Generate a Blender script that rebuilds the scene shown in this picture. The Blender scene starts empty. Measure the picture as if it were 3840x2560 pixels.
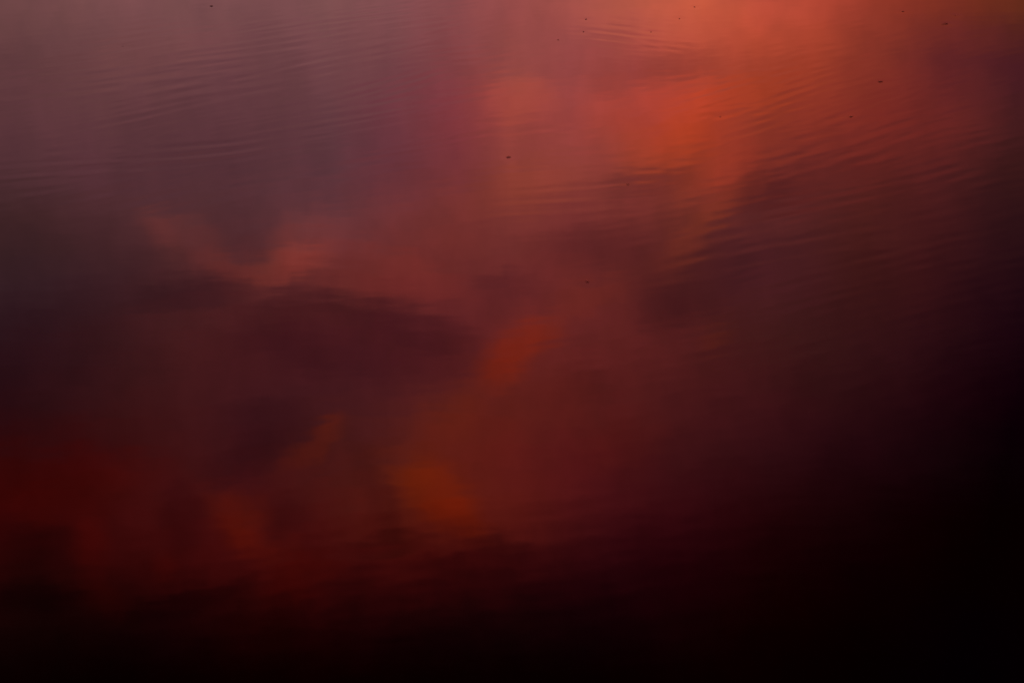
import bpy, bmesh, math, random
import numpy as np
R = math.radians
scene = bpy.context.scene

# ---------------------------------------------------------------- camera
cam_data = bpy.data.cameras.new('camera')
cam = bpy.data.objects.new('camera', cam_data)
scene.collection.objects.link(cam)
cam.location = (0, 0, 1.7)                      # standing eye height above the water
cam.rotation_euler = (R(90 - 30.5), 0, 0)
cam_data.lens = 50
cam_data.sensor_width = 36
cam_data.clip_start = 0.05
cam_data.clip_end = 20000
cam_data.dof.use_dof = True                     # focused far out: the nearer water goes soft
cam_data.dof.focus_distance = 8.0
cam_data.dof.aperture_fstop = 4.0
scene.camera = cam

# ---------------------------------------------------------------- sky after sunset, clouds lit from below
SKY_AZ = [-23.0, -20.44, -17.89, -15.33, -12.78, -10.22, -7.67, -5.11, -2.56, 0.0, 2.56, 5.11, 7.67, 10.22, 12.78, 15.33, 17.89, 20.44, 23.0]
SKY_EL = [15.0, 16.15, 17.3, 18.44, 19.59, 20.74, 21.89, 23.04, 24.19, 25.33, 26.48, 27.63, 28.78, 29.93, 31.07, 32.22, 33.37, 34.52, 35.67, 36.81, 37.96, 39.11, 40.26, 41.41, 42.56, 43.7, 44.85, 46.0]
SKY_RADIANCE = [   # one row of red, green, blue per azimuth, low to high elevation
    [(0.7382, 0.2901, 0.2894), (0.7859, 0.3063, 0.3089), (0.7328, 0.2775, 0.2905), (0.7157, 0.2619, 0.2862), (0.7252, 0.2566, 0.2928), (0.7011, 0.2490, 0.2906), (0.6494, 0.2354, 0.2759), (0.5549, 0.1991, 0.2254), (0.4692, 0.1669, 0.1847), (0.4442, 0.1683, 0.2023), (0.4219, 0.1590, 0.2095), (0.3693, 0.1103, 0.1597), (0.3346, 0.0777, 0.1213), (0.3243, 0.0694, 0.1087), (0.3748, 0.0617, 0.0902), (0.5231, 0.0500, 0.0619), (0.6748, 0.0416, 0.0452), (0.8197, 0.0406, 0.0414), (0.7345, 0.0383, 0.0378), (0.4785, 0.0330, 0.0329), (0.3060, 0.0275, 0.0273), (0.1662, 0.0203, 0.0197), (0.0948, 0.0106, 0.0101), (0.0601, 0.0012, 0.0011), (0.0456, 0.0000, 0.0000), (0.0480, 0.0000, 0.0000), (0.0504, 0.0000, 0.0000), (0.0529, 0.0000, 0.0000)],
    [(0.7337, 0.2891, 0.2881), (0.8045, 0.3158, 0.3163), (0.7639, 0.2921, 0.3029), (0.7362, 0.2720, 0.2942), (0.7547, 0.2684, 0.3035), (0.7481, 0.2632, 0.3064), (0.7147, 0.2544, 0.3016), (0.6455, 0.2270, 0.2658), (0.5538, 0.1899, 0.2129), (0.5118, 0.1777, 0.2083), (0.4959, 0.1726, 0.2224), (0.4793, 0.1418, 0.1917), (0.4796, 0.1111, 0.1522), (0.4874, 0.1007, 0.1360), (0.5156, 0.0930, 0.1209), (0.5983, 0.0716, 0.0867), (0.7046, 0.0539, 0.0601), (0.8567, 0.0547, 0.0570), (0.9444, 0.0583, 0.0582), (0.8321, 0.0515, 0.0510), (0.6156, 0.0402, 0.0403), (0.3272, 0.0273, 0.0286), (0.1566, 0.0150, 0.0175), (0.0875, 0.0045, 0.0057), (0.0542, 0.0000, 0.0000), (0.0537, 0.0000, 0.0000), (0.0566, 0.0000, 0.0000), (0.0594, 0.0000, 0.0000)],
    [(0.8188, 0.3132, 0.3182), (0.9180, 0.3500, 0.3570), (0.9414, 0.3515, 0.3644), (0.9350, 0.3401, 0.3615), (0.9247, 0.3292, 0.3632), (0.9000, 0.3134, 0.3614), (0.8711, 0.2952, 0.3608), (0.8121, 0.2680, 0.3334), (0.7227, 0.2325, 0.2726), (0.6627, 0.2073, 0.2405), (0.6212, 0.1883, 0.2337), (0.6191, 0.1673, 0.2125), (0.6696, 0.1492, 0.1833), (0.7004, 0.1368, 0.1639), (0.7069, 0.1271, 0.1504), (0.7537, 0.1115, 0.1280), (0.8419, 0.0959, 0.1047), (0.9851, 0.0910, 0.0951), (1.1539, 0.0889, 0.0895), (1.0773, 0.0742, 0.0734), (0.8221, 0.0514, 0.0510), (0.5143, 0.0339, 0.0375), (0.2566, 0.0200, 0.0288), (0.1314, 0.0080, 0.0139), (0.0710, 0.0001, 0.0002), (0.0596, 0.0000, 0.0000), (0.0624, 0.0000, 0.0000), (0.0650, 0.0000, 0.0000)],
    [(0.8826, 0.3361, 0.3449), (0.9848, 0.3756, 0.3857), (1.0205, 0.3831, 0.3993), (1.0016, 0.3650, 0.3921), (0.9768, 0.3443, 0.3850), (0.9412, 0.3207, 0.3751), (0.8916, 0.3001, 0.3677), (0.8541, 0.2836, 0.3539), (0.8787, 0.2794, 0.3303), (0.8946, 0.2676, 0.3024), (0.8245, 0.2270, 0.2614), (0.7929, 0.1928, 0.2246), (0.8587, 0.1778, 0.2022), (0.9029, 0.1650, 0.1853), (0.8817, 0.1525, 0.1744), (0.8882, 0.1425, 0.1642), (0.9423, 0.1344, 0.1526), (1.0494, 0.1252, 0.1384), (1.2676, 0.1160, 0.1209), (1.3225, 0.0990, 0.0988), (1.1623, 0.0745, 0.0740), (0.8362, 0.0518, 0.0528), (0.4122, 0.0280, 0.0319), (0.1931, 0.0104, 0.0138), (0.0960, 0.0019, 0.0025), (0.0632, 0.0000, 0.0000), (0.0659, 0.0000, 0.0000), (0.0685, 0.0000, 0.0000)],
    [(0.8996, 0.3469, 0.3554), (1.0078, 0.3888, 0.3979), (1.0441, 0.3958, 0.4135), (0.9951, 0.3628, 0.3971), (0.9610, 0.3375, 0.3846), (0.9319, 0.3167, 0.3733), (0.8975, 0.3018, 0.3683), (0.8841, 0.2945, 0.3666), (0.9583, 0.3071, 0.3661), (1.0589, 0.3164, 0.3554), (1.0941, 0.2803, 0.3069), (1.1021, 0.2332, 0.2528), (1.0608, 0.1938, 0.2157), (0.9908, 0.1629, 0.1912), (0.9422, 0.1549, 0.1905), (0.9210, 0.1526, 0.1938), (0.9291, 0.1416, 0.1814), (1.0047, 0.1311, 0.1626), (1.2558, 0.1269, 0.1403), (1.4671, 0.1177, 0.1171), (1.4727, 0.0969, 0.0955), (1.1931, 0.0723, 0.0723), (0.6115, 0.0397, 0.0399), (0.2649, 0.0137, 0.0141), (0.1238, 0.0033, 0.0035), (0.0702, 0.0000, 0.0000), (0.0693, 0.0000, 0.0000), (0.0722, 0.0000, 0.0000)],
    [(0.9243, 0.3528, 0.3619), (1.0348, 0.3950, 0.4049), (1.0824, 0.4075, 0.4253), (1.0105, 0.3648, 0.4028), (0.9649, 0.3384, 0.3881), (0.9380, 0.3241, 0.3796), (0.9236, 0.3151, 0.3812), (0.9349, 0.3131, 0.3911), (1.0503, 0.3331, 0.4058), (1.2456, 0.3609, 0.4145), (1.3578, 0.3320, 0.3586), (1.3810, 0.2721, 0.2758), (1.2653, 0.2160, 0.2298), (1.0907, 0.1698, 0.2056), (1.0058, 0.1592, 0.2064), (0.9796, 0.1655, 0.2174), (1.0431, 0.1679, 0.2042), (1.1912, 0.1701, 0.1803), (1.4222, 0.1645, 0.1573), (1.6126, 0.1477, 0.1324), (1.4893, 0.1116, 0.1025), (1.1474, 0.0739, 0.0738), (0.6735, 0.0430, 0.0475), (0.3239, 0.0182, 0.0252), (0.1521, 0.0053, 0.0091), (0.0785, 0.0000, 0.0000), (0.0724, 0.0000, 0.0000), (0.0749, 0.0000, 0.0000)],
    [(0.9740, 0.3707, 0.3790), (1.0889, 0.4141, 0.4233), (1.1655, 0.4395, 0.4539), (1.1437, 0.4164, 0.4459), (1.1054, 0.3936, 0.4366), (1.0523, 0.3721, 0.4272), (1.0253, 0.3556, 0.4275), (1.0315, 0.3457, 0.4374), (1.1987, 0.3636, 0.4564), (1.5283, 0.4020, 0.4754), (1.6568, 0.3743, 0.4061), (1.5926, 0.3017, 0.2916), (1.4400, 0.2395, 0.2413), (1.2280, 0.1870, 0.2261), (1.1222, 0.1719, 0.2245), (1.1032, 0.1825, 0.2335), (1.2401, 0.1981, 0.2193), (1.5181, 0.2179, 0.1912), (1.7573, 0.2152, 0.1660), (1.9015, 0.1914, 0.1399), (1.6483, 0.1367, 0.1066), (1.1625, 0.0780, 0.0746), (0.6955, 0.0442, 0.0512), (0.3350, 0.0217, 0.0319), (0.1577, 0.0070, 0.0138), (0.0785, 0.0002, 0.0003), (0.0625, 0.0000, 0.0000), (0.0639, 0.0000, 0.0000)],
    [(1.0295, 0.3612, 0.3763), (1.1500, 0.4024, 0.4195), (1.2466, 0.4287, 0.4522), (1.2435, 0.4075, 0.4455), (1.2391, 0.3766, 0.4348), (1.2486, 0.3390, 0.4240), (1.2715, 0.3201, 0.4205), (1.3080, 0.3224, 0.4253), (1.4852, 0.3367, 0.4131), (1.8288, 0.3623, 0.3820), (1.9754, 0.3566, 0.3433), (1.9010, 0.3224, 0.3031), (1.7272, 0.2725, 0.2729), (1.4748, 0.2130, 0.2491), (1.3756, 0.1960, 0.2390), (1.4112, 0.2130, 0.2399), (1.6099, 0.2332, 0.2243), (1.9899, 0.2572, 0.1963), (2.2682, 0.2628, 0.1666), (2.3956, 0.2471, 0.1356), (2.0361, 0.1759, 0.1056), (1.3568, 0.0886, 0.0782), (0.7514, 0.0465, 0.0548), (0.3113, 0.0242, 0.0339), (0.1375, 0.0083, 0.0155), (0.0709, 0.0009, 0.0014), (0.0461, 0.0000, 0.0000), (0.0474, 0.0000, 0.0000)],
    [(1.1468, 0.3374, 0.3489), (1.2818, 0.3762, 0.3887), (1.4118, 0.4050, 0.4210), (1.4744, 0.4025, 0.4222), (1.5563, 0.3854, 0.4161), (1.6810, 0.3524, 0.4049), (1.7790, 0.3400, 0.3989), (1.8308, 0.3537, 0.4010), (1.9394, 0.3630, 0.3803), (2.1177, 0.3655, 0.3357), (2.1582, 0.3533, 0.3116), (2.0461, 0.3260, 0.3072), (1.9078, 0.2896, 0.2921), (1.7513, 0.2473, 0.2672), (1.7103, 0.2328, 0.2463), (1.7852, 0.2440, 0.2288), (1.9579, 0.2530, 0.2114), (2.2428, 0.2596, 0.1949), (2.4659, 0.2618, 0.1724), (2.5982, 0.2578, 0.1450), (2.1387, 0.1867, 0.1137), (1.2916, 0.0879, 0.0815), (0.6810, 0.0429, 0.0562), (0.2871, 0.0250, 0.0354), (0.1295, 0.0102, 0.0168), (0.0709, 0.0014, 0.0022), (0.0451, 0.0000, 0.0000), (0.0468, 0.0000, 0.0000)],
    [(1.3944, 0.3258, 0.3087), (1.5558, 0.3635, 0.3444), (1.7330, 0.3993, 0.3760), (1.9271, 0.4351, 0.3963), (2.1442, 0.4551, 0.4025), (2.4007, 0.4506, 0.3901), (2.5555, 0.4520, 0.3821), (2.5616, 0.4654, 0.3825), (2.4850, 0.4549, 0.3721), (2.3230, 0.4168, 0.3493), (2.1618, 0.3707, 0.3279), (2.0038, 0.3179, 0.3083), (1.9466, 0.2882, 0.2906), (1.9977, 0.2807, 0.2749), (2.0576, 0.2736, 0.2474), (2.1273, 0.2672, 0.2093), (2.1879, 0.2535, 0.1903), (2.2380, 0.2330, 0.1891), (2.3255, 0.2242, 0.1788), (2.4428, 0.2261, 0.1597), (1.9381, 0.1660, 0.1259), (1.0559, 0.0768, 0.0843), (0.5392, 0.0352, 0.0560), (0.2528, 0.0234, 0.0357), (0.1244, 0.0110, 0.0172), (0.0718, 0.0016, 0.0025), (0.0488, 0.0000, 0.0000), (0.0505, 0.0000, 0.0000)],
    [(1.7941, 0.3954, 0.3266), (1.9964, 0.4401, 0.3642), (2.1799, 0.4742, 0.3963), (2.1364, 0.4483, 0.4091), (2.2044, 0.4325, 0.4111), (2.4858, 0.4384, 0.4010), (2.6627, 0.4528, 0.3951), (2.6756, 0.4784, 0.3965), (2.5297, 0.4513, 0.3770), (2.2236, 0.3697, 0.3356), (2.0531, 0.3211, 0.3012), (2.0123, 0.3011, 0.2734), (2.0392, 0.2903, 0.2639), (2.1429, 0.2899, 0.2722), (2.1549, 0.2765, 0.2527), (2.0739, 0.2511, 0.2084), (2.0098, 0.2239, 0.1885), (1.9590, 0.1954, 0.1895), (1.9091, 0.1762, 0.1809), (1.8488, 0.1643, 0.1632), (1.4142, 0.1198, 0.1283), (0.7870, 0.0600, 0.0850), (0.4221, 0.0275, 0.0564), (0.2165, 0.0169, 0.0360), (0.1132, 0.0072, 0.0172), (0.0632, 0.0010, 0.0023), (0.0440, 0.0000, 0.0000), (0.0457, 0.0000, 0.0000)],
    [(2.2083, 0.4545, 0.2935), (2.4541, 0.5060, 0.3290), (2.6445, 0.5346, 0.3556), (2.4340, 0.4602, 0.3551), (2.4504, 0.4182, 0.3444), (2.8251, 0.4224, 0.3240), (2.9407, 0.4314, 0.3166), (2.7412, 0.4450, 0.3228), (2.4062, 0.4047, 0.3091), (1.9637, 0.3173, 0.2759), (1.7540, 0.2742, 0.2522), (1.7337, 0.2655, 0.2367), (1.7893, 0.2610, 0.2353), (1.9193, 0.2609, 0.2476), (1.9176, 0.2476, 0.2366), (1.7963, 0.2224, 0.2057), (1.6815, 0.1940, 0.1897), (1.5686, 0.1637, 0.1853), (1.4468, 0.1366, 0.1718), (1.2996, 0.1120, 0.1507), (0.9702, 0.0799, 0.1168), (0.5784, 0.0417, 0.0785), (0.3389, 0.0198, 0.0523), (0.1918, 0.0113, 0.0329), (0.1067, 0.0041, 0.0150), (0.0583, 0.0004, 0.0014), (0.0441, 0.0000, 0.0000), (0.0454, 0.0000, 0.0000)],
    [(2.4476, 0.4433, 0.2394), (2.7288, 0.4974, 0.2685), (2.9142, 0.5204, 0.2839), (2.6852, 0.4441, 0.2655), (2.7398, 0.4016, 0.2429), (3.1548, 0.3973, 0.2163), (3.1201, 0.3891, 0.2090), (2.6448, 0.3764, 0.2185), (2.1212, 0.3343, 0.2161), (1.5948, 0.2725, 0.2055), (1.3312, 0.2354, 0.2043), (1.2428, 0.2151, 0.2094), (1.2668, 0.2050, 0.2079), (1.3907, 0.2035, 0.2030), (1.4329, 0.1994, 0.2011), (1.4068, 0.1921, 0.1983), (1.3042, 0.1716, 0.1874), (1.1524, 0.1422, 0.1705), (1.0423, 0.1091, 0.1472), (0.9307, 0.0775, 0.1202), (0.7098, 0.0505, 0.0915), (0.4660, 0.0250, 0.0633), (0.3036, 0.0134, 0.0419), (0.1909, 0.0107, 0.0251), (0.1136, 0.0047, 0.0105), (0.0679, 0.0001, 0.0002), (0.0602, 0.0000, 0.0000), (0.0615, 0.0000, 0.0000)],
    [(2.3311, 0.3436, 0.2001), (2.6183, 0.3883, 0.2264), (2.7434, 0.4056, 0.2313), (2.5529, 0.3700, 0.1952), (2.4718, 0.3444, 0.1773), (2.4782, 0.3273, 0.1727), (2.3097, 0.3064, 0.1830), (1.9919, 0.2823, 0.2049), (1.5750, 0.2495, 0.2103), (1.1685, 0.2138, 0.2055), (1.0112, 0.1935, 0.2025), (0.9782, 0.1822, 0.1985), (0.9689, 0.1762, 0.1862), (0.9980, 0.1724, 0.1715), (1.0181, 0.1594, 0.1670), (1.0163, 0.1435, 0.1654), (0.9411, 0.1285, 0.1577), (0.8253, 0.1092, 0.1423), (0.7218, 0.0791, 0.1133), (0.6115, 0.0494, 0.0838), (0.4639, 0.0289, 0.0615), (0.3250, 0.0140, 0.0408), (0.2283, 0.0083, 0.0251), (0.1568, 0.0071, 0.0133), (0.1022, 0.0030, 0.0047), (0.0698, 0.0000, 0.0000), (0.0689, 0.0000, 0.0000), (0.0714, 0.0000, 0.0000)],
    [(1.8931, 0.2611, 0.1439), (2.1518, 0.2966, 0.1653), (2.2335, 0.3081, 0.1680), (2.1117, 0.2908, 0.1492), (2.0419, 0.2699, 0.1433), (1.9561, 0.2462, 0.1457), (1.7438, 0.2271, 0.1555), (1.4766, 0.2094, 0.1700), (1.1881, 0.1923, 0.1758), (0.9345, 0.1749, 0.1751), (0.8237, 0.1584, 0.1682), (0.7777, 0.1467, 0.1593), (0.7417, 0.1436, 0.1512), (0.7183, 0.1383, 0.1416), (0.7073, 0.1190, 0.1335), (0.6896, 0.0992, 0.1263), (0.6401, 0.0883, 0.1216), (0.5646, 0.0756, 0.1087), (0.4642, 0.0514, 0.0776), (0.3633, 0.0275, 0.0496), (0.2676, 0.0154, 0.0305), (0.1916, 0.0075, 0.0157), (0.1393, 0.0026, 0.0060), (0.1028, 0.0003, 0.0005), (0.0762, 0.0000, 0.0000), (0.0617, 0.0000, 0.0000), (0.0638, 0.0000, 0.0000), (0.0666, 0.0000, 0.0000)],
    [(1.3347, 0.1753, 0.0992), (1.5552, 0.2033, 0.1133), (1.5162, 0.2038, 0.1235), (1.3745, 0.1899, 0.1275), (1.4587, 0.1881, 0.1298), (1.5049, 0.1823, 0.1314), (1.2840, 0.1687, 0.1326), (1.0536, 0.1565, 0.1332), (0.9097, 0.1505, 0.1325), (0.7866, 0.1413, 0.1284), (0.6794, 0.1218, 0.1165), (0.6042, 0.1073, 0.1093), (0.5737, 0.1045, 0.1144), (0.5409, 0.0988, 0.1144), (0.4924, 0.0854, 0.1035), (0.4469, 0.0710, 0.0939), (0.4061, 0.0571, 0.0885), (0.3505, 0.0435, 0.0754), (0.2774, 0.0282, 0.0508), (0.2150, 0.0148, 0.0299), (0.1635, 0.0062, 0.0166), (0.1230, 0.0011, 0.0063), (0.0930, 0.0000, 0.0000), (0.0716, 0.0000, 0.0000), (0.0567, 0.0000, 0.0000), (0.0514, 0.0000, 0.0000), (0.0545, 0.0000, 0.0000), (0.0575, 0.0000, 0.0000)],
    [(0.8234, 0.1224, 0.0662), (0.9778, 0.1412, 0.0754), (0.8416, 0.1224, 0.0958), (0.7181, 0.1064, 0.1161), (0.9130, 0.1258, 0.1229), (1.0441, 0.1402, 0.1235), (0.8399, 0.1275, 0.1198), (0.6790, 0.1135, 0.1153), (0.6172, 0.1030, 0.1099), (0.5675, 0.0934, 0.1051), (0.5259, 0.0839, 0.1005), (0.4733, 0.0761, 0.0966), (0.4188, 0.0709, 0.0950), (0.3750, 0.0620, 0.0890), (0.3353, 0.0505, 0.0782), (0.2917, 0.0417, 0.0703), (0.2487, 0.0328, 0.0639), (0.2008, 0.0222, 0.0489), (0.1536, 0.0120, 0.0269), (0.1246, 0.0049, 0.0142), (0.1037, 0.0002, 0.0077), (0.0831, 0.0000, 0.0031), (0.0640, 0.0000, 0.0008), (0.0494, 0.0000, 0.0000), (0.0405, 0.0000, 0.0000), (0.0396, 0.0000, 0.0000), (0.0422, 0.0000, 0.0000), (0.0448, 0.0000, 0.0000)],
    [(0.5293, 0.1059, 0.0477), (0.5822, 0.1165, 0.0540), (0.4697, 0.0842, 0.0761), (0.4061, 0.0687, 0.0954), (0.4542, 0.0821, 0.1011), (0.4655, 0.0886, 0.0980), (0.4064, 0.0832, 0.0876), (0.3625, 0.0764, 0.0844), (0.3346, 0.0683, 0.0848), (0.3029, 0.0581, 0.0815), (0.2762, 0.0487, 0.0772), (0.2546, 0.0429, 0.0726), (0.2304, 0.0379, 0.0674), (0.2084, 0.0294, 0.0604), (0.1880, 0.0202, 0.0532), (0.1605, 0.0180, 0.0482), (0.1314, 0.0169, 0.0410), (0.1019, 0.0082, 0.0238), (0.0800, 0.0000, 0.0066), (0.0743, 0.0000, 0.0011), (0.0695, 0.0000, 0.0008), (0.0588, 0.0000, 0.0045), (0.0474, 0.0000, 0.0070), (0.0372, 0.0000, 0.0061), (0.0320, 0.0000, 0.0052), (0.0334, 0.0000, 0.0047), (0.0352, 0.0000, 0.0039), (0.0371, 0.0000, 0.0031)],
    [(0.5317, 0.1043, 0.0476), (0.5440, 0.1053, 0.0561), (0.4067, 0.0711, 0.0798), (0.3708, 0.0647, 0.0945), (0.4057, 0.0783, 0.0965), (0.3712, 0.0779, 0.0884), (0.3095, 0.0703, 0.0762), (0.2680, 0.0626, 0.0742), (0.2278, 0.0528, 0.0734), (0.1787, 0.0397, 0.0670), (0.1356, 0.0275, 0.0584), (0.1181, 0.0181, 0.0502), (0.1019, 0.0103, 0.0424), (0.0788, 0.0036, 0.0331), (0.0628, 0.0000, 0.0250), (0.0526, 0.0015, 0.0195), (0.0459, 0.0023, 0.0134), (0.0421, 0.0005, 0.0049), (0.0391, 0.0000, 0.0000), (0.0401, 0.0000, 0.0000), (0.0387, 0.0001, 0.0016), (0.0347, 0.0000, 0.0079), (0.0308, 0.0000, 0.0114), (0.0270, 0.0000, 0.0121), (0.0269, 0.0000, 0.0125), (0.0288, 0.0000, 0.0121), (0.0307, 0.0000, 0.0117), (0.0325, 0.0000, 0.0111)],
]
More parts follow.
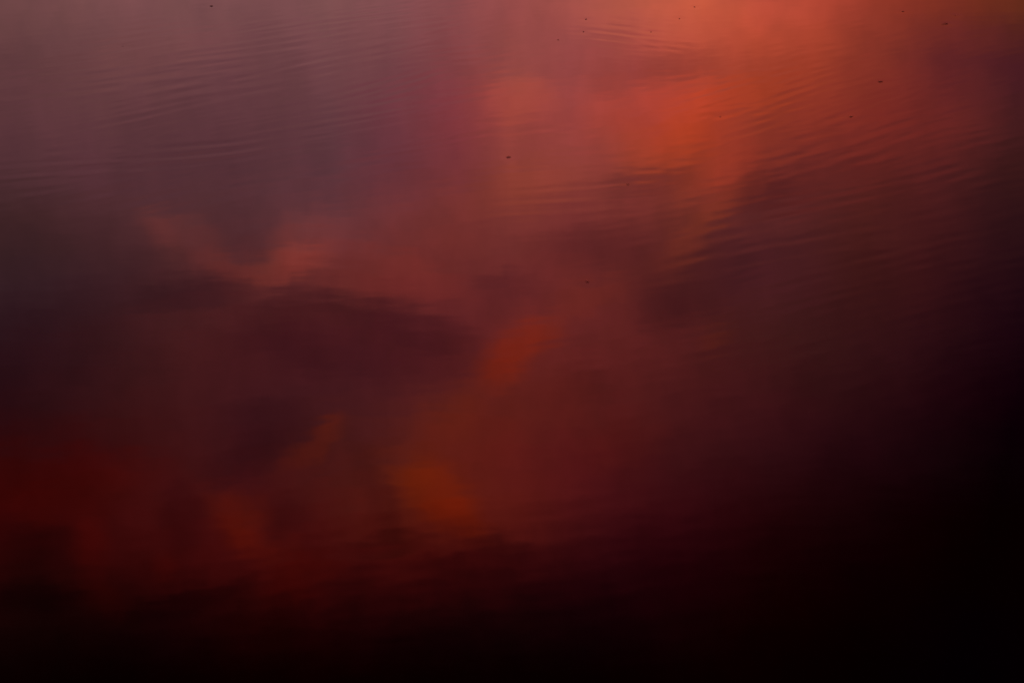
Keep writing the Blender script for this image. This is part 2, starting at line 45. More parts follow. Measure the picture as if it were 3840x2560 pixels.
CLOUDS = [
    ('bright core of the glow', 7.4, 17.7, 4.6, 1.16, 178.0, 0.9, (1.1, 1.071, 0.98)),
    ('glow edge', 9.55, 19.94, 2.64, 0.68, 158.2, 0.9, (1.15, 1.05, 0.9)),
    ('gap in the glow', 6.25, 19.27, 2.34, 0.51, 172.6, 0.9, (0.88, 0.885, 0.926)),
    ('mauve gap', 4.46, 19.72, 2.36, 1.19, -163.5, 0.9, (0.897, 0.902, 0.937)),
    ('lit billow', 5.83, 21.46, 3.11, 1.89, -156.1, 1.0, (1.1, 1.02, 0.9)),
    ('glow flank', 8.55, 21.0, 2.68, 1.38, 159.7, 1.0, (1.04, 1.029, 0.95)),
    ('lit billow', 6.9, 22.35, 2.02, 0.95, 164.6, 0.9, (1.05, 1.0, 0.8)),
    ('lit billow', -0.11, 20.79, 1.57, 1.02, -180.0, 0.8, (1.22, 1.15, 1.0)),
    ('left margin of billow', -2.52, 20.86, 2.9, 1.66, 91.7, 0.95, (1.03, 0.96, 0.98)),
    ('dark under billow', 5.96, 23.82, 2.26, 0.59, 170.6, 0.7, (0.792, 0.801, 0.869)),
    ('warm under billow', 0.65, 24.23, 2.86, 1.04, 172.7, 0.9, (1.1, 1.071, 0.9)),
    ('warm edge', 9.47, 23.08, 1.8, 0.79, 154.0, 0.9, (1.25, 1.1, 0.9)),
    ('lit wisp tip', -15.66, 25.12, 0.87, 0.6, -144.0, 0.9, (1.22, 1.1, 1.02)),
    ('lit wisp', -14.29, 25.86, 2.16, 0.73, -154.2, 0.9, (1.24, 1.1, 1.02)),
    ('lit wisp', -12.71, 26.7, 1.68, 0.45, -164.1, 0.7, (1.22, 1.1, 1.02)),
    ('cloud top', -9.23, 26.28, 2.28, 1.04, 161.9, 0.7, (1.25, 1.1, 1.0)),
    ('cloud lit flank', -10.07, 27.0, 2.3, 0.72, 175.2, 0.6, (1.3, 1.2, 1.05)),
    ('cloud belly', -5.84, 27.59, 4.48, 1.05, -168.8, 0.6, (1.2, 1.06, 1.0)),
    ('dark notch above cloud', -11.8, 25.4, 1.69, 0.94, 175.4, 0.95, (0.897, 0.902, 0.937)),
    ('dark wedge', -14.55, 27.64, 2.07, 0.72, 175.2, 0.8, (0.756, 0.767, 0.846)),
    ('dark left haze', -19.95, 28.57, 3.26, 2.01, -173.0, 1.0, (0.871, 0.877, 0.92)),
    ('crisp dark underside', -9.44, 28.52, 2.93, 0.59, -174.3, 0.5, (0.897, 0.902, 0.937)),
    ('crisp dark underside', -4.96, 29.72, 3.38, 0.74, -165.8, 0.55, (0.862, 0.869, 0.915)),
    ('dark cloud body', -7.4, 30.19, 5.58, 1.89, -169.4, 0.4, (0.818, 0.827, 0.887)),
    ('dark cloud body', -10.77, 29.99, 2.95, 1.04, -175.5, 0.9, (0.897, 0.902, 0.937)),
    ('dark cloud point', -2.77, 30.49, 1.52, 0.49, -178.8, 0.9, (0.949, 0.951, 0.969)),
    ('lit fragment', 0.29, 30.87, 1.89, 0.87, 157.3, 0.8, (1.33, 1.05, 0.72)),
    ('lit fragment', -0.54, 31.66, 1.42, 0.85, 166.4, 0.8, (1.2, 1.0, 0.75)),
    ('lit fragment', 1.3, 30.25, 1.17, 0.73, 153.3, 0.9, (1.15, 1.0, 0.8)),
    ('mauve rift', 0.08, 28.33, 1.79, 0.63, 175.7, 0.9, (0.862, 0.869, 0.915)),
    ('mauve rift', -0.52, 27.89, 0.98, 0.35, 167.4, 0.7, (0.871, 0.877, 0.92)),
    ('mauve rift', 4.75, 26.24, 2.13, 1.04, 178.4, 0.8, (0.81, 0.818, 0.881)),
    ('mauve rift', 3.42, 27.06, 1.96, 0.87, 178.8, 0.8, (0.88, 0.885, 0.926)),
    ('wisp', 8.01, 25.83, 2.14, 0.67, 129.5, 0.8, (1.25, 1.174, 0.95)),
    ('wisp', 9.76, 24.18, 1.45, 0.53, 148.8, 0.8, (1.2, 1.14, 0.95)),
    ('wisp', 2.48, 29.0, 3.15, 0.53, 161.4, 0.9, (1.12, 1.05, 0.95)),
    ('dark bank', 9.13, 27.67, 3.26, 1.49, 163.8, 0.8, (0.792, 0.801, 0.869)),
    ('dark bank', 6.47, 28.87, 1.36, 1.07, 162.1, 0.9, (0.871, 0.877, 0.92)),
    ('dark bank', 10.68, 24.11, 1.67, 0.77, 176.5, 0.8, (0.774, 0.784, 0.858)),
    ('dark bank', 12.62, 23.28, 2.16, 0.85, 166.6, 0.9, (0.88, 0.885, 0.926)),
    ('dark bank', 12.24, 27.78, 2.84, 1.39, 167.0, 0.9, (1.05, 1.036, 1.1)),
    ('faint lit spot', 9.37, 30.27, 0.99, 0.45, 176.2, 0.9, (1.2, 1.14, 0.9)),
    ('lit tatter', -3.6, 36.49, 2.31, 1.23, -149.4, 0.75, (1.3, 1.1, 0.6)),
    ('lit tatter', -2.98, 37.55, 1.72, 0.88, -165.9, 0.8, (1.14, 1.0, 0.8)),
    ('lit tatter', -4.75, 35.79, 1.82, 0.59, -174.0, 0.8, (1.1, 1.071, 0.85)),
    ('warm veil', -2.04, 34.44, 2.71, 1.42, 166.9, 0.9, (1.08, 1.02, 0.9)),
    ('warm veil', -2.85, 33.38, 1.74, 1.14, 144.7, 0.9, (1.15, 1.1, 0.85)),
    ('lit tatter', -9.1, 34.47, 1.7, 0.61, 155.8, 0.8, (1.4, 1.15, 0.8)),
    ('lit tatter', -8.52, 33.81, 0.72, 0.4, 157.9, 0.8, (1.15, 1.05, 0.9)),
    ('red tatter', -13.26, 36.67, 1.47, 0.91, -162.5, 0.85, (1.42, 1.287, 0.8)),
    ('red tatter', -12.59, 37.94, 1.81, 0.72, -151.0, 0.9, (1.2, 1.1, 0.8)),
    ('red band', -22.33, 34.27, 4.15, 1.16, -169.4, 0.95, (1.08, 0.9, 0.7)),
    ('red band', -19.1, 33.81, 3.07, 0.85, -162.5, 0.9, (1.18, 0.95, 0.9)),
    ('red drift', -20.74, 36.76, 1.1, 0.98, 113.5, 1.0, (1.4, 1.05, 0.9)),
    ('red drift', -17.2, 38.11, 0.72, 0.59, 176.2, 0.9, (1.25, 1.05, 0.9)),
    ('red drift', -20.6, 38.81, 1.38, 0.68, -156.0, 0.9, (1.35, 1.0, 0.8)),
    ('dark rift', -11.76, 33.29, 1.73, 0.9, -175.2, 0.9, (0.81, 0.818, 0.881)),
    ('dark rift', -12.13, 34.55, 2.24, 0.73, 169.5, 0.9, (0.81, 0.818, 0.881)),
    ('dark rift', -10.77, 37.09, 1.07, 0.86, 2.2, 0.9, (0.783, 0.793, 0.864)),
    ('dark rift', -7.16, 35.12, 1.04, 0.76, 95.7, 0.9, (0.845, 0.852, 0.904)),
    ('dark rift', -6.24, 37.25, 1.4, 0.9, 71.3, 0.8, (0.774, 0.784, 0.858)),
    ('dark rift', -15.96, 36.5, 1.19, 1.02, 106.4, 0.85, (0.756, 0.767, 0.846)),
    ('dark rift', -23.37, 36.09, 2.45, 0.83, -160.4, 1.0, (0.81, 0.818, 0.881)),
    ('dark underside', -6.13, 38.77, 1.99, 0.45, 178.5, 0.8, (0.72, 0.732, 0.821)),
    ('dark underside', -0.58, 38.62, 1.99, 0.69, 173.2, 0.7, (0.756, 0.767, 0.846)),
    ('dark underside', -2.16, 39.71, 2.47, 0.41, -178.9, 0.8, (0.756, 0.767, 0.846)),
    ('dark underside', -16.52, 39.56, 3.38, 0.53, 178.9, 0.7, (0.648, 0.662, 0.771)),
    ('dark underside', -23.49, 38.07, 2.33, 0.66, -163.5, 0.8, (0.602, 0.617, 0.737)),
    ('red drift', -11.62, 40.34, 1.54, 0.57, -174.5, 0.9, (1.4, 1.0, 0.8)),
    ('red drift', -10.84, 39.48, 1.97, 0.51, -174.8, 0.9, (1.25, 1.0, 0.8)),
    ('dark rift', 3.6, 32.13, 1.44, 0.7, 178.5, 0.9, (0.871, 0.877, 0.92)),
    ('warm veil', 5.15, 34.18, 2.06, 1.07, 163.5, 0.9, (1.08, 1.0, 0.9)),
    ('left mauve haze', -15.05, 18.57, 3.43, 0.81, 176.9, 1.0, (1.06, 1.02, 1.0)),
]

# cloud patches: what, azimuth, elevation, half length, half width (degrees), rotation, softness, tint
#@CLOUDS

SUN_EL, SUN_AZ = 0.6, 6.0
world = bpy.data.worlds.new('World')
scene.world = world
world.use_nodes = True
world.cycles.sampling_method = 'NONE'            # a broad soft sky: found by the reflected rays themselves
nt = world.node_tree
nt.nodes.clear()
N, L = nt.nodes, nt.links


def node(kind, **props):
    n = N.new(kind)
    for k, v in props.items():
        setattr(n, k, v)
    return n


def math_node(op, a, b=None, clamp=False):
    n = node('ShaderNodeMath', operation=op, use_clamp=clamp)
    for i, v in enumerate((a, b)):
        if v is None:
            continue
        if isinstance(v, (int, float)):
            n.inputs[i].default_value = v
        else:
            L.new(v, n.inputs[i])
    return n.outputs[0]


def vmath(op, a, b=None, scale=None):
    n = node('ShaderNodeVectorMath', operation=op)
    for i, v in enumerate((a, b)):
        if v is None:
            continue
        if isinstance(v, tuple):
            n.inputs[i].default_value = v
        else:
            L.new(v, n.inputs[i])
    if scale is not None:
        n.inputs['Scale'].default_value = scale
    return n.outputs['Value'] if op == 'LENGTH' else n.outputs[0]


tc = node('ShaderNodeTexCoord')
direction = tc.outputs['Generated']
sep = node('ShaderNodeSeparateXYZ')
L.new(direction, sep.inputs[0])
azimuth = math_node('MULTIPLY', math_node('ARCTAN2', sep.outputs[0], sep.outputs[1]), 180 / math.pi)
elevation = math_node('MULTIPLY', math_node('ARCSINE', sep.outputs[2]), 180 / math.pi)
comb = node('ShaderNodeCombineXYZ')
L.new(azimuth, comb.inputs[0])
L.new(elevation, comb.inputs[1])


def noise(scale, detail, rough, seed):
    moved = vmath('ADD', direction, (seed, seed * 2, -seed))
    n = node('ShaderNodeTexNoise', noise_dimensions='3D')
    n.inputs['Scale'].default_value = scale
    n.inputs['Detail'].default_value = detail
    n.inputs['Roughness'].default_value = rough
    L.new(moved, n.inputs['Vector'])
    return n


w1 = vmath('SCALE', vmath('SUBTRACT', noise(7, 1, .5, 3.1).outputs['Color'], (.5, .5, .5)), scale=2.4)
w2 = vmath('SCALE', vmath('SUBTRACT', noise(26, 3, .65, 7.7).outputs['Color'], (.5, .5, .5)), scale=1.5)
place = vmath('ADD', vmath('ADD', comb.outputs[0], w1), w2)
base_place = vmath('ADD', comb.outputs[0], w2)
bsep = node('ShaderNodeSeparateXYZ')
L.new(base_place, bsep.inputs[0])
b_az, b_el = bsep.outputs[0], bsep.outputs[1]

# clear-sky gradient: colour by elevation at a row of azimuths, blended between them
el_lo, el_hi = SKY_EL[0], SKY_EL[-1]
fac = node('ShaderNodeMapRange')
L.new(b_el, fac.inputs['Value'])
fac.inputs['From Min'].default_value = el_lo
fac.inputs['From Max'].default_value = el_hi
el_fac = fac.outputs[0]
colour = None
for i, az in enumerate(SKY_AZ):
    ramp = node('ShaderNodeValToRGB')
    ramp.color_ramp.interpolation = 'LINEAR'
    els = ramp.color_ramp.elements
    for e in SKY_EL[1:-1]:
        els.new((e - el_lo) / (el_hi - el_lo))
    for k, c in enumerate(SKY_RADIANCE[i]):
        els[k].color = [math.sqrt(max(v, 0)) * .5 for v in c] + [1]
    L.new(el_fac, ramp.inputs[0])
    if colour is None:
        colour = ramp.outputs[0]
    else:
        t = node('ShaderNodeMapRange')
        L.new(b_az, t.inputs['Value'])
        t.inputs['From Min'].default_value = SKY_AZ[i - 1]
        t.inputs['From Max'].default_value = az
        m = node('ShaderNodeMix', data_type='RGBA', blend_type='MIX')
        L.new(t.outputs[0], m.inputs['Factor'])
        L.new(colour, m.inputs[6])
        L.new(ramp.outputs[0], m.inputs[7])
        colour = m.outputs[2]
        last_ramp = ramp.outputs[0]
    if i == 0:
        first_ramp = ramp.outputs[0]
# behind the viewer the two ends of the row meet
mm = node('ShaderNodeMix', data_type='RGBA', blend_type='MIX')
mm.inputs['Factor'].default_value = .45        # dim mauve opposite the sunset
L.new(first_ramp, mm.inputs[6])
mm.inputs[7].default_value = (.05, .045, .06, 1)
absolute = math_node('ABSOLUTE', azimuth)
t = node('ShaderNodeMapRange', interpolation_type='SMOOTHSTEP')
L.new(absolute, t.inputs['Value'])
t.inputs['From Min'].default_value = 30
t.inputs['From Max'].default_value = 150
m = node('ShaderNodeMix', data_type='RGBA', blend_type='MIX')
L.new(t.outputs[0], m.inputs['Factor'])
L.new(colour, m.inputs[6])
L.new(mm.outputs[2], m.inputs[7])
colour = m.outputs[2]
colour = vmath('SCALE', vmath('MULTIPLY', colour, colour), scale=4.0)

# cloud patches
cloud_tint = None                               # sum of logarithms, one term per patch
where = place
for i, (what, az, el, rx, ry, rot, soft, mult) in enumerate(CLOUDS):
    if i % 6 == 5:                              # chained only so that the shader is evaluated patch after patch
        ch = node('ShaderNodeVectorMath', operation='MULTIPLY_ADD')
        L.new(cloud_tint, ch.inputs[0])
        ch.inputs[1].default_value = (1e-7, 1e-7, 0)
        L.new(place, ch.inputs[2])
        where = ch.outputs[0]
    mp = node('ShaderNodeMapping', vector_type='TEXTURE')
    mp.label = what
    mp.inputs['Location'].default_value = (az, el, 0)
    mp.inputs['Rotation'].default_value = (0, 0, R(rot))
    mp.inputs['Scale'].default_value = (rx, ry, 1000)
    L.new(where, mp.inputs['Vector'])
    dist = vmath('LENGTH', mp.outputs[0])
    mr = node('ShaderNodeMapRange', interpolation_type='SMOOTHERSTEP')
    L.new(dist, mr.inputs['Value'])
    mr.inputs['From Min'].default_value = 1 + soft * .75
    mr.inputs['From Max'].default_value = 1 - soft
    sc = node('ShaderNodeVectorMath', operation='SCALE')
    sc.inputs[0].default_value = tuple(math.log(v) for v in mult)
    L.new(mr.outputs[0], sc.inputs['Scale'])
    cloud_tint = sc.outputs[0] if cloud_tint is None else vmath('ADD', cloud_tint, sc.outputs[0])
tint = node('ShaderNodeVectorMath', operation='POWER')
tint.inputs[0].default_value = (math.e,) * 3
L.new(cloud_tint, tint.inputs[1])
colour = vmath('MULTIPLY', colour, tint.outputs[0])

# faint unevenness of the cloud deck
def mottle(scale, detail, amount, seed):
    n = noise(scale, detail, .55, seed)
    v = vmath('SCALE', vmath('SUBTRACT', n.outputs['Color'], (.5, .5, .5)), scale=amount * .2)
    g = math_node('MULTIPLY', math_node('SUBTRACT', n.outputs[0], .5), amount)
    c = node('ShaderNodeCombineXYZ')
    for i in range(3):
        L.new(g, c.inputs[i])
    return vmath('ADD', vmath('ADD', v, c.outputs[0]), (1, 1, 1))
colour = vmath('MULTIPLY', colour, mottle(11, 1, .25, 1.3))
colour = vmath('MULTIPLY', colour, mottle(45, 3, .32, 5.9))

# broad banks of cloud in the rest of the sky
out_az = math_node('DIVIDE', math_node('SUBTRACT', absolute, 25), 14)
out_lo = math_node('DIVIDE', math_node('SUBTRACT', 13.5, elevation), 9)
out_hi = math_node('DIVIDE', math_node('SUBTRACT', elevation, 47), 9)
outside = math_node('MAXIMUM', math_node('MAXIMUM', out_az, out_lo), out_hi, clamp=True)
bank = node('ShaderNodeMapRange')
L.new(noise(2.6, 4, .55, 9.3).outputs[0], bank.inputs['Value'])
bank.inputs['From Min'].default_value = .38
bank.inputs['From Max'].default_value = .66
bank.inputs['To Min'].default_value = .3
bank.inputs['To Max'].default_value = 1.25
bank_mix = node('ShaderNodeMix', data_type='FLOAT')
L.new(outside, bank_mix.inputs['Factor'])
bank_mix.inputs[2].default_value = 1
L.new(bank.outputs[0], bank_mix.inputs[3])
bank_sc = node('ShaderNodeVectorMath', operation='SCALE')
L.new(colour, bank_sc.inputs[0])
L.new(bank_mix.outputs[0], bank_sc.inputs['Scale'])
colour = bank_sc.outputs[0]

bg_cloud = node('ShaderNodeBackground')
L.new(colour, bg_cloud.inputs[0])
bg_cloud.inputs[1].default_value = 1.0
nishita = node('ShaderNodeTexSky', sky_type='NISHITA')
nishita.sun_disc = False
nishita.sun_elevation = R(SUN_EL)
nishita.sun_rotation = R(SUN_AZ)
bg_air = node('ShaderNodeBackground')
L.new(nishita.outputs[0], bg_air.inputs[0])
bg_air.inputs[1].default_value = 0.001          # the last of the clear air shows through the overcast
add = node('ShaderNodeAddShader')
L.new(bg_cloud.outputs[0], add.inputs[0])
L.new(bg_air.outputs[0], add.inputs[1])
out = node('ShaderNodeOutputWorld')
L.new(add.outputs[0], out.inputs[0])

# ---------------------------------------------------------------- the sun, on the horizon
sun_data = bpy.data.lights.new('sun', 'SUN')
sun_data.energy = 0.05
sun_data.angle = R(0.5)
sun_data.color = (1, .55, .35)
sun = bpy.data.objects.new('sun', sun_data)
scene.collection.objects.link(sun)
sun.rotation_euler = (R(-(90 - SUN_EL)), 0, R(-SUN_AZ))   # shines from ahead of the camera, from azimuth SUN_AZ

scene.cycles.use_denoising = False              # keep the slight grain of a dim scene
vs = scene.view_settings
scene.display_settings.display_device = 'sRGB'
vs.view_transform = 'Standard'
vs.look = 'None'
vs.exposure = 0
vs.gamma = 1
vs.use_curve_mapping = False


# ---------------------------------------------------------------- materials
def material(name, base, rough, spec_ior=1.45, noise_scale=None, bump=0):
    m = bpy.data.materials.new(name)
    m.use_nodes = True
    t = m.node_tree
    b = t.nodes['Principled BSDF']
    b.inputs['Base Color'].default_value = (*base, 1)
    b.inputs['Roughness'].default_value = rough
    b.inputs['IOR'].default_value = spec_ior
    if noise_scale:
        c = t.nodes.new('ShaderNodeTexCoord')
        n = t.nodes.new('ShaderNodeTexNoise')
        n.inputs['Scale'].default_value = noise_scale
        n.inputs['Detail'].default_value = 4
        t.links.new(c.outputs['Object'], n.inputs['Vector'])
        mx = t.nodes.new('ShaderNodeMix')
        mx.data_type = 'RGBA'
        mx.inputs[6].default_value = (*[v * .6 for v in base], 1)
        mx.inputs[7].default_value = (*[v * 1.5 for v in base], 1)
        t.links.new(n.outputs[0], mx.inputs['Factor'])
        t.links.new(mx.outputs[2], b.inputs['Base Color'])
    return m


water_mat = material('deep_dark_water', (0, 0, 0), 0.0, 1.333)
t = water_mat.node_tree                         # finest capillary texture, below the size of the mesh ripples
c = t.nodes.new('ShaderNodeTexCoord')
mp = t.nodes.new('ShaderNodeMapping')
mp.inputs['Rotation'].default_value = (0, 0, R(-16))
mp.inputs['Scale'].default_value = (7, 26, 1)
n = t.nodes.new('ShaderNodeTexNoise')
n.inputs['Scale'].default_value = 1
n.inputs['Detail'].default_value = 4
n.inputs['Roughness'].default_value = .5
bp = t.nodes.new('ShaderNodeBump')
bp.inputs['Strength'].default_value = 1
bp.inputs['Distance'].default_value = 0.00005
t.links.new(c.outputs['Object'], mp.inputs[0])
t.links.new(mp.outputs[0], n.inputs['Vector'])
t.links.new(n.outputs[0], bp.inputs['Height'])
t.links.new(bp.outputs[0], t.nodes['Principled BSDF'].inputs['Normal'])
speck_mat = material('wet_dark_litter', (.10, .04, .036), .5, 1.45, 300)

pale_mat = material('wet_pale_litter', (.42, .15, .12), .5, 1.45, 300)

# ---------------------------------------------------------------- specks on the water (x, y, length mm, width mm, heading, form, label)
SPECKS = [
    (-1.179, 5.475, 13, 9, 10, 'crumb', 'crisp dark maroon speck floating on the grey mauve water near the top left edge'),
    (0.283, 5.311, 11, 9, 60, 'crumb', 'dim round speck, upper of the two at the left end of the orange glow'),
    (0.267, 5.162, 10, 8, -20, 'crumb', 'dim round speck, lower of the two at the left end of the orange glow'),
    (0.519, 5.159, 9, 7, 90, 'crumb', 'faint upright speck inside the orange glow near the curved ripples'),
    (0.17, 5.07, 9, 7, 0, 'crumb', 'faint speck alone on rosy water just left of the orange glow'),
    (-0.011, 3.98, 14, 9, 15, 'crumb', 'wide soft speck on brick red water with a short wake trailing from it'),
    (0.715, 5.465, 10, 8, 0, 'crumb', 'faint speck at the top edge in the brightest orange water'),
    (1.518, 5.407, 11, 6, 5, 'flake', 'flat oval speck near the top edge on the dull red water right of the glow'),
    (1.65, 5.256, 8, 6, 20, 'stalk', 'dark speck with a thin stalk trailing left, near the top right corner'),
    (1.708, 5.357, 8, 5, 30, 'flake', 'very faint speck just above and right of the speck with a stalk'),
    (1.257, 4.63, 18, 9, 20, 'flake', 'darkest slanted oval speck on red water above the right hand ripple streak'),
    (1.091, 4.309, 14, 7, 15, 'flake', 'slanted speck at the lower right end of the dark orange ripples'),
    (0.67, 4.309, 10, 6, 20, 'flake', 'faint speck at the lower left end of the dark orange ripples'),
    (0.191, 3.184, 14, 10, 0, 'crumb', 'lowest speck, faint and round, on dark wine red water in the middle'),
    (-1.415, 4.998, 8, 4, 10, 'flake', 'very small faint speck on the grey mauve water at the left above the dark band'),
    (0.641, 5.318, 9, 6, 0, 'crumb', 'faint speck within the orange glow below the one at the top edge'),
    (0.336, 3.781, 10, 7, 0, 'crumb', 'faint speck on brick red water under the dark edge of the orange billow'),
]


# ---------------------------------------------------------------- water: one rippled sheet out to the horizon
# ripple trains: centre x, y, crest direction, half crest length, wavelength, half depth of the train, slope, bend, phase
RIPPLES = [
    (-1.167, 3.956, 8.991, 0.357, 0.074, 0.114, 0.01, 0.0, 0),
    (-0.826, 4.037, 16.111, 0.33, 0.068, 0.089, 0.012, 0.0, 1.0),
    (-0.561, 4.178, 27.14, 0.291, 0.064, 0.101, 0.016, -0.01, 2.0),
    (-0.535, 4.305, 26.497, 0.253, 0.078, 0.064, 0.012, 0.0, 0.4),
    (-0.278, 4.074, 24.098, 0.236, 0.058, 0.048, 0.013, 0.0, 0.7),
    (-1.476, 4.543, 13.24, 0.233, 0.145, 0.094, 0.006, 0.0, 1.0),
    (-0.978, 4.797, 17.862, 0.571, 0.153, 0.153, 0.004, 0.0, 2.0),
    (-0.81, 4.755, 39.102, 0.211, 0.092, 0.054, 0.009, 0.0, 0.4),
    (-0.576, 5.23, 24.897, 0.382, 0.069, 0.167, 0.008, 0.0, 0),
    (-0.499, 5.366, 25.565, 0.314, 0.056, 0.132, 0.007, 0.0, 1.0),
    (-0.41, 5.034, 35.476, 0.252, 0.083, 0.083, 0.009, 0.0, 2.2),
    (-0.396, 4.594, 43.104, 0.199, 0.055, 0.085, 0.01, 0.0, 0.3),
    (-0.835, 5.274, 29.214, 0.194, 0.089, 0.089, 0.008, 0.0, 1.3),
    (0.408, 5.221, -9.652, 0.123, 0.077, 0.072, 0.0045, -0.15, 0.2),
    (0.413, 5.055, -18.385, 0.14, 0.071, 0.105, 0.006, -0.3, 1.2),
    (0.483, 5.057, -46.098, 0.17, 0.066, 0.059, 0.004, -0.2, 0.2),
    (0.775, 4.442, 41.03, 0.325, 0.047, 0.105, 0.007, 0.05, 0.4),
    (0.907, 4.63, 35.108, 0.368, 0.052, 0.092, 0.009, 0.0, 1.4),
    (0.882, 4.302, 39.771, 0.337, 0.052, 0.099, 0.009, 0.0, 2.4),
    (0.398, 3.952, 18.872, 0.142, 0.054, 0.042, 0.0015, 0.0, 0.6),
    (1.254, 4.482, 37.602, 0.244, 0.068, 0.037, 0.01, 0.0, 1.1),
    (1.214, 4.218, 35.017, 0.632, 0.075, 0.149, 0.008, 0.0, 0.1),
    (1.358, 4.397, 36.946, 0.517, 0.055, 0.151, 0.005, 0.0, 2.1),
    (1.006, 3.696, 23.367, 0.483, 0.054, 0.147, 0.007, 0.0, 0.9),
    (0.96, 3.231, 25.913, 0.383, 0.046, 0.172, 0.009, 0.0, 1.9),
    (0.805, 3.432, 22.562, 0.479, 0.076, 0.157, 0.006, 0.0, 0.2),
    (0.156, 3.688, 10.049, 0.253, 0.069, 0.104, 0.005, 0.0, 0.5),
    (0.102, 4.139, 14.532, 0.211, 0.088, 0.136, 0.004, 0.0, 2.5),
    (0.564, 2.8, 18.852, 0.418, 0.052, 0.208, 0.004, 0.0, 0.5),
]
# breeze patches: centre x, y, half width, half depth, crest heading, spread, shortest and longest wave, slope, count
BREEZE = [
    (-0.953, 4.505, 0.939, 0.832, 26.358, 5.0, 0.034, 0.128, 0.0062, 22),
    (-0.449, 5.162, 0.579, 0.455, 27.039, 8.0, 0.032, 0.074, 0.0055, 16),
    (0.943, 4.304, 0.641, 0.631, 35.313, 12.0, 0.021, 0.089, 0.0052, 34),
    (1.349, 4.251, 0.623, 0.929, 31.857, 8.0, 0.03, 0.089, 0.005, 18),
    (0.41, 5.114, 0.213, 0.25, -15.415, 10.0, 0.044, 0.083, 0.005, 8),
    (0.815, 3.267, 0.638, 0.62, 20.889, 10.0, 0.024, 0.089, 0.0055, 24),
    (0.095, 3.844, 0.551, 0.497, 14.259, 12.0, 0.036, 0.119, 0.003, 18),
    (-0.479, 2.812, 0.864, 0.748, 5.631, 16.0, 0.025, 0.109, 0.0024, 24),
    (0.02, 2.166, 1.082, 0.344, 6.325, 16.0, 0.021, 0.078, 0.0032, 24),
]


rng = np.random.default_rng(7)


def axis(lo, hi, step, far):
    core = np.arange(lo, hi + step / 2, step)
    grow = []
    s, d = 0.0, step
    while s < far:
        d *= 1.22
        s += d
        grow.append(s)
    grow = np.array(grow)
    return np.concatenate([(lo - grow)[::-1], core, hi + grow])


xs = axis(-3.4, 3.4, .0115, 6000)
ys = axis(0.9, 7.6, .0115, 6000)
X, Y = np.meshgrid(xs, ys, indexing='ij')
Z = np.zeros_like(X)
near = np.clip(1 - np.maximum(0, np.hypot(X, Y - 4) - 4) / 4, 0, 1)     # the mesh is too coarse for ripples farther out
for (cx, cy, ang, half, lam, wid, slope, bend, ph) in RIPPLES:
    a = R(ang)
    s = (X - cx) * math.cos(a) + (Y - cy) * math.sin(a)
    q = -(X - cx) * math.sin(a) + (Y - cy) * math.cos(a)
    q = q + bend * s * s + .006 * np.sin(s * 5.1 + ph * 3) + .003 * np.sin(s * 11.7 + ph)
    env = np.exp(-(s / (half * 1.05)) ** 4) * np.exp(-(q / (wid * 1.2)) ** 2)
    k = 2 * math.pi / lam
    env *= .7 + .3 * np.sin(s * 5 + ph * 2) * np.sin(q * 14 + ph)
    Z -= slope / k * env * (np.sin(k * q + ph) + .22 * np.sin(2 * (k * q + ph)) + .3 * np.sin(k * 1.73 * q + ph * 2.3 + 2 * s))
# light breeze: patches of many faint short trains, crests near one heading, coming and going along their length
bend_x = .045 * np.sin(X * 3.1 + 1.3 * np.sin(Y * 2.3)) + .02 * np.sin(X * 8.3 + Y * 3)
for (cx, cy, hw, hd, ang, spread, l0, l1, slope, count) in BREEZE:
    u = ((X - cx) / hw) ** 2 + ((Y - cy) / hd) ** 2
    env = np.exp(-u ** 1.5)
    live = env > 1e-3
    xl, yl, bl = X[live], Y[live], bend_x[live]
    acc = np.zeros_like(xl)
    for i in range(count):
        lam = math.exp(rng.uniform(math.log(l0), math.log(l1)))
        a = R(ang + rng.normal(0, spread))
        k = 2 * math.pi / lam
        s_ = xl * math.cos(a) + yl * math.sin(a)
        q = -xl * math.sin(a) + yl * math.cos(a) + bl * .5
        mod = .5 + .5 * np.sin(s_ * rng.uniform(2, 7) + q * rng.uniform(3, 9) + rng.uniform(0, 6.28))
        f = k * q + rng.uniform(0, 6.28)
        acc -= mod ** 2 / k * (np.sin(f) + .22 * np.sin(2 * f))
    Z[live] += slope * 1.6 / math.sqrt(count) * env[live] * acc
for i in range(24):                                       # the same faint movement everywhere within reach
    lam = math.exp(rng.uniform(math.log(.05), math.log(.5)))
    a = R(16 + rng.normal(0, 14))
    k = 2 * math.pi / lam
    Z += near * .00012 / k * np.sin(k * (-X * math.sin(a) + Y * math.cos(a)) + rng.uniform(0, 6.28))
for (x, y, ln, wd, hd, form, label) in SPECKS:            # each speck dimples the surface it floats on
    r = np.hypot(X - x, Y - y)
    Z += -.00012 * np.exp(-(r / .018) ** 2)
    if 'wake' in label:
        for kk in range(3):
            Z += .00012 * np.exp(-((X - x - .012) * .8 / .03) ** 2 - ((Y - y + .02 + .022 * kk) / .009) ** 2)
verts = np.stack([X, Y, Z], -1).reshape(-1, 3).astype(np.float32)
nx, ny = len(xs), len(ys)
idx = np.arange(nx * ny).reshape(nx, ny)
quads = np.stack([idx[:-1, :-1], idx[1:, :-1], idx[1:, 1:], idx[:-1, 1:]], -1).reshape(-1, 4)
me = bpy.data.meshes.new('water')
me.vertices.add(len(verts))
me.vertices.foreach_set('co', verts.ravel())
me.loops.add(quads.size)
me.loops.foreach_set('vertex_index', quads.ravel().astype(np.int32))
me.polygons.add(len(quads))
me.polygons.foreach_set('loop_start', np.arange(0, quads.size, 4, dtype=np.int32))
me.polygons.foreach_set('loop_total', np.full(len(quads), 4, dtype=np.int32))
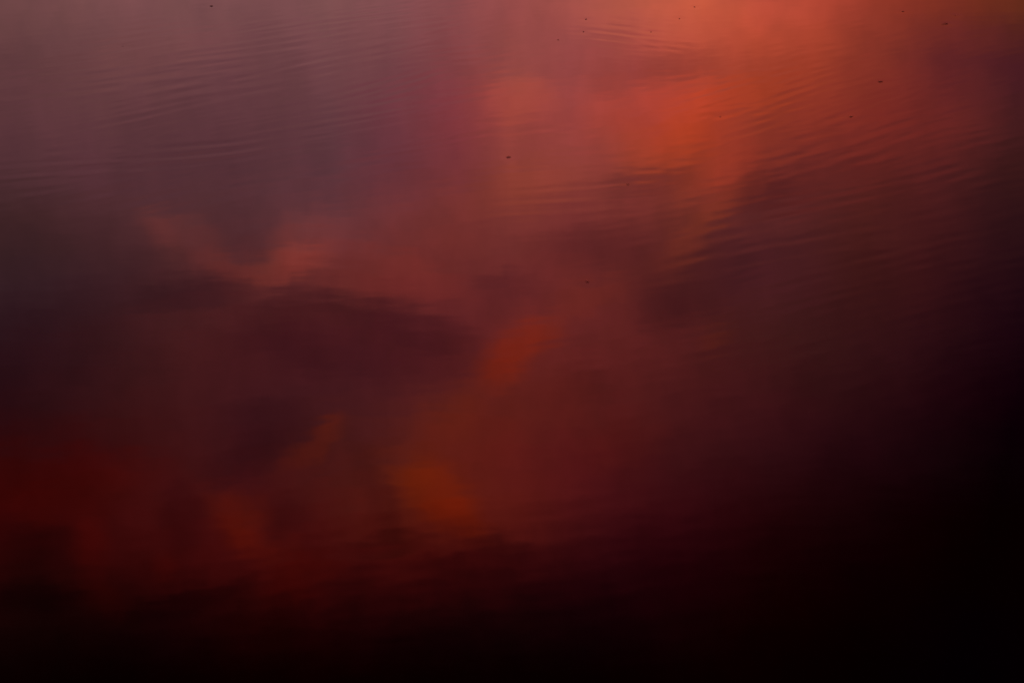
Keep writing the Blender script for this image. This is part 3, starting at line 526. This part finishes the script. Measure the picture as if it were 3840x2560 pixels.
me.polygons.foreach_set('use_smooth', np.ones(len(quads), dtype=bool))
me.update(calc_edges=True)
me.materials.append(water_mat)
water = bpy.data.objects.new('water', me)
water['kind'] = 'structure'
scene.collection.objects.link(water)


# ---------------------------------------------------------------- build the specks
def lump(name, ln, wd, ht, seed, flat, mat):
    """an irregular crumb of plant litter: a squashed, dented little body with a ragged rim"""
    r = random.Random(seed)
    bm = bmesh.new()
    bmesh.ops.create_icosphere(bm, subdivisions=3, radius=.5)
    ph = [r.uniform(0, 6.28) for _ in range(5)]
    for v in bm.verts:
        a = math.atan2(v.co.y, v.co.x)
        f = 1 + .16 * math.sin(2 * a + ph[0]) + .12 * math.sin(3 * a + ph[1]) + .06 * math.sin(7 * a + ph[2])
        f += .05 * math.sin(9 * v.co.z + ph[3])
        taper = 1 - flat * .35 * v.co.x
        v.co.x *= ln * f
        v.co.y *= wd * f * taper
        v.co.z *= ht * (1 + .2 * math.sin(5 * a + ph[4]))
    m = bpy.data.meshes.new(name)
    bm.to_mesh(m)
    bm.free()
    m.polygons.foreach_set('use_smooth', [True] * len(m.polygons))
    m.materials.append(mat)
    return m


def stalk_mesh(length, r0):
    bm = bmesh.new()
    rings = []
    for i in range(9):
        u = i / 8
        c = (-u * length, .0015 * math.sin(u * 3), .0008 + .001 * math.sin(u * 3.1))
        rad = r0 * (1 - .7 * u)
        rings.append([bm.verts.new((c[0], c[1] + rad * math.cos(k * math.pi / 3), c[2] + rad * math.sin(k * math.pi / 3))) for k in range(6)])
    for a, b in zip(rings, rings[1:]):
        for k in range(6):
            bm.faces.new((a[k], a[(k + 1) % 6], b[(k + 1) % 6], b[k]))
    bm.faces.new(rings[0][::-1])
    bm.faces.new(rings[-1])
    m = bpy.data.meshes.new('stalk')
    bm.to_mesh(m)
    bm.free()
    m.materials.append(speck_mat)
    return m


for i, (x, y, ln, wd, hd, form, label) in enumerate(SPECKS):
    flat = form != 'crumb'
    # foreshortening makes a crumb look thinner than it is, so the width is its own across the line of sight
    small = .62 if any(w in label for w in ('faint', 'dim')) else .85
    m = lump('floating_speck', ln / 1000 * small, wd / 1000 * 1.1 * small, wd / 1000 * (.25 if flat else .4) * small, 40 + i, 1 if flat else 0,
             pale_mat if any(w in label for w in ('faint', 'dim', 'soft')) else speck_mat)
    if form == 'stalk':
        o = bpy.data.objects.new('floating_speck', None)
        body = bpy.data.objects.new('body', m)
        body.parent = o
        st = bpy.data.objects.new('stalk', stalk_mesh(.022, .0011))
        st.location = (-.003, 0, 0)
        st.parent = o
        scene.collection.objects.link(body)
        scene.collection.objects.link(st)
    else:
        o = bpy.data.objects.new('floating_speck', m)
    o.location = (x, y, .0006)
    o.rotation_euler = (0, 0, R(hd))
    o['label'] = label
    o['category'] = 'speck'
    o['group'] = 'small dark specks floating on the water'
    scene.collection.objects.link(o)
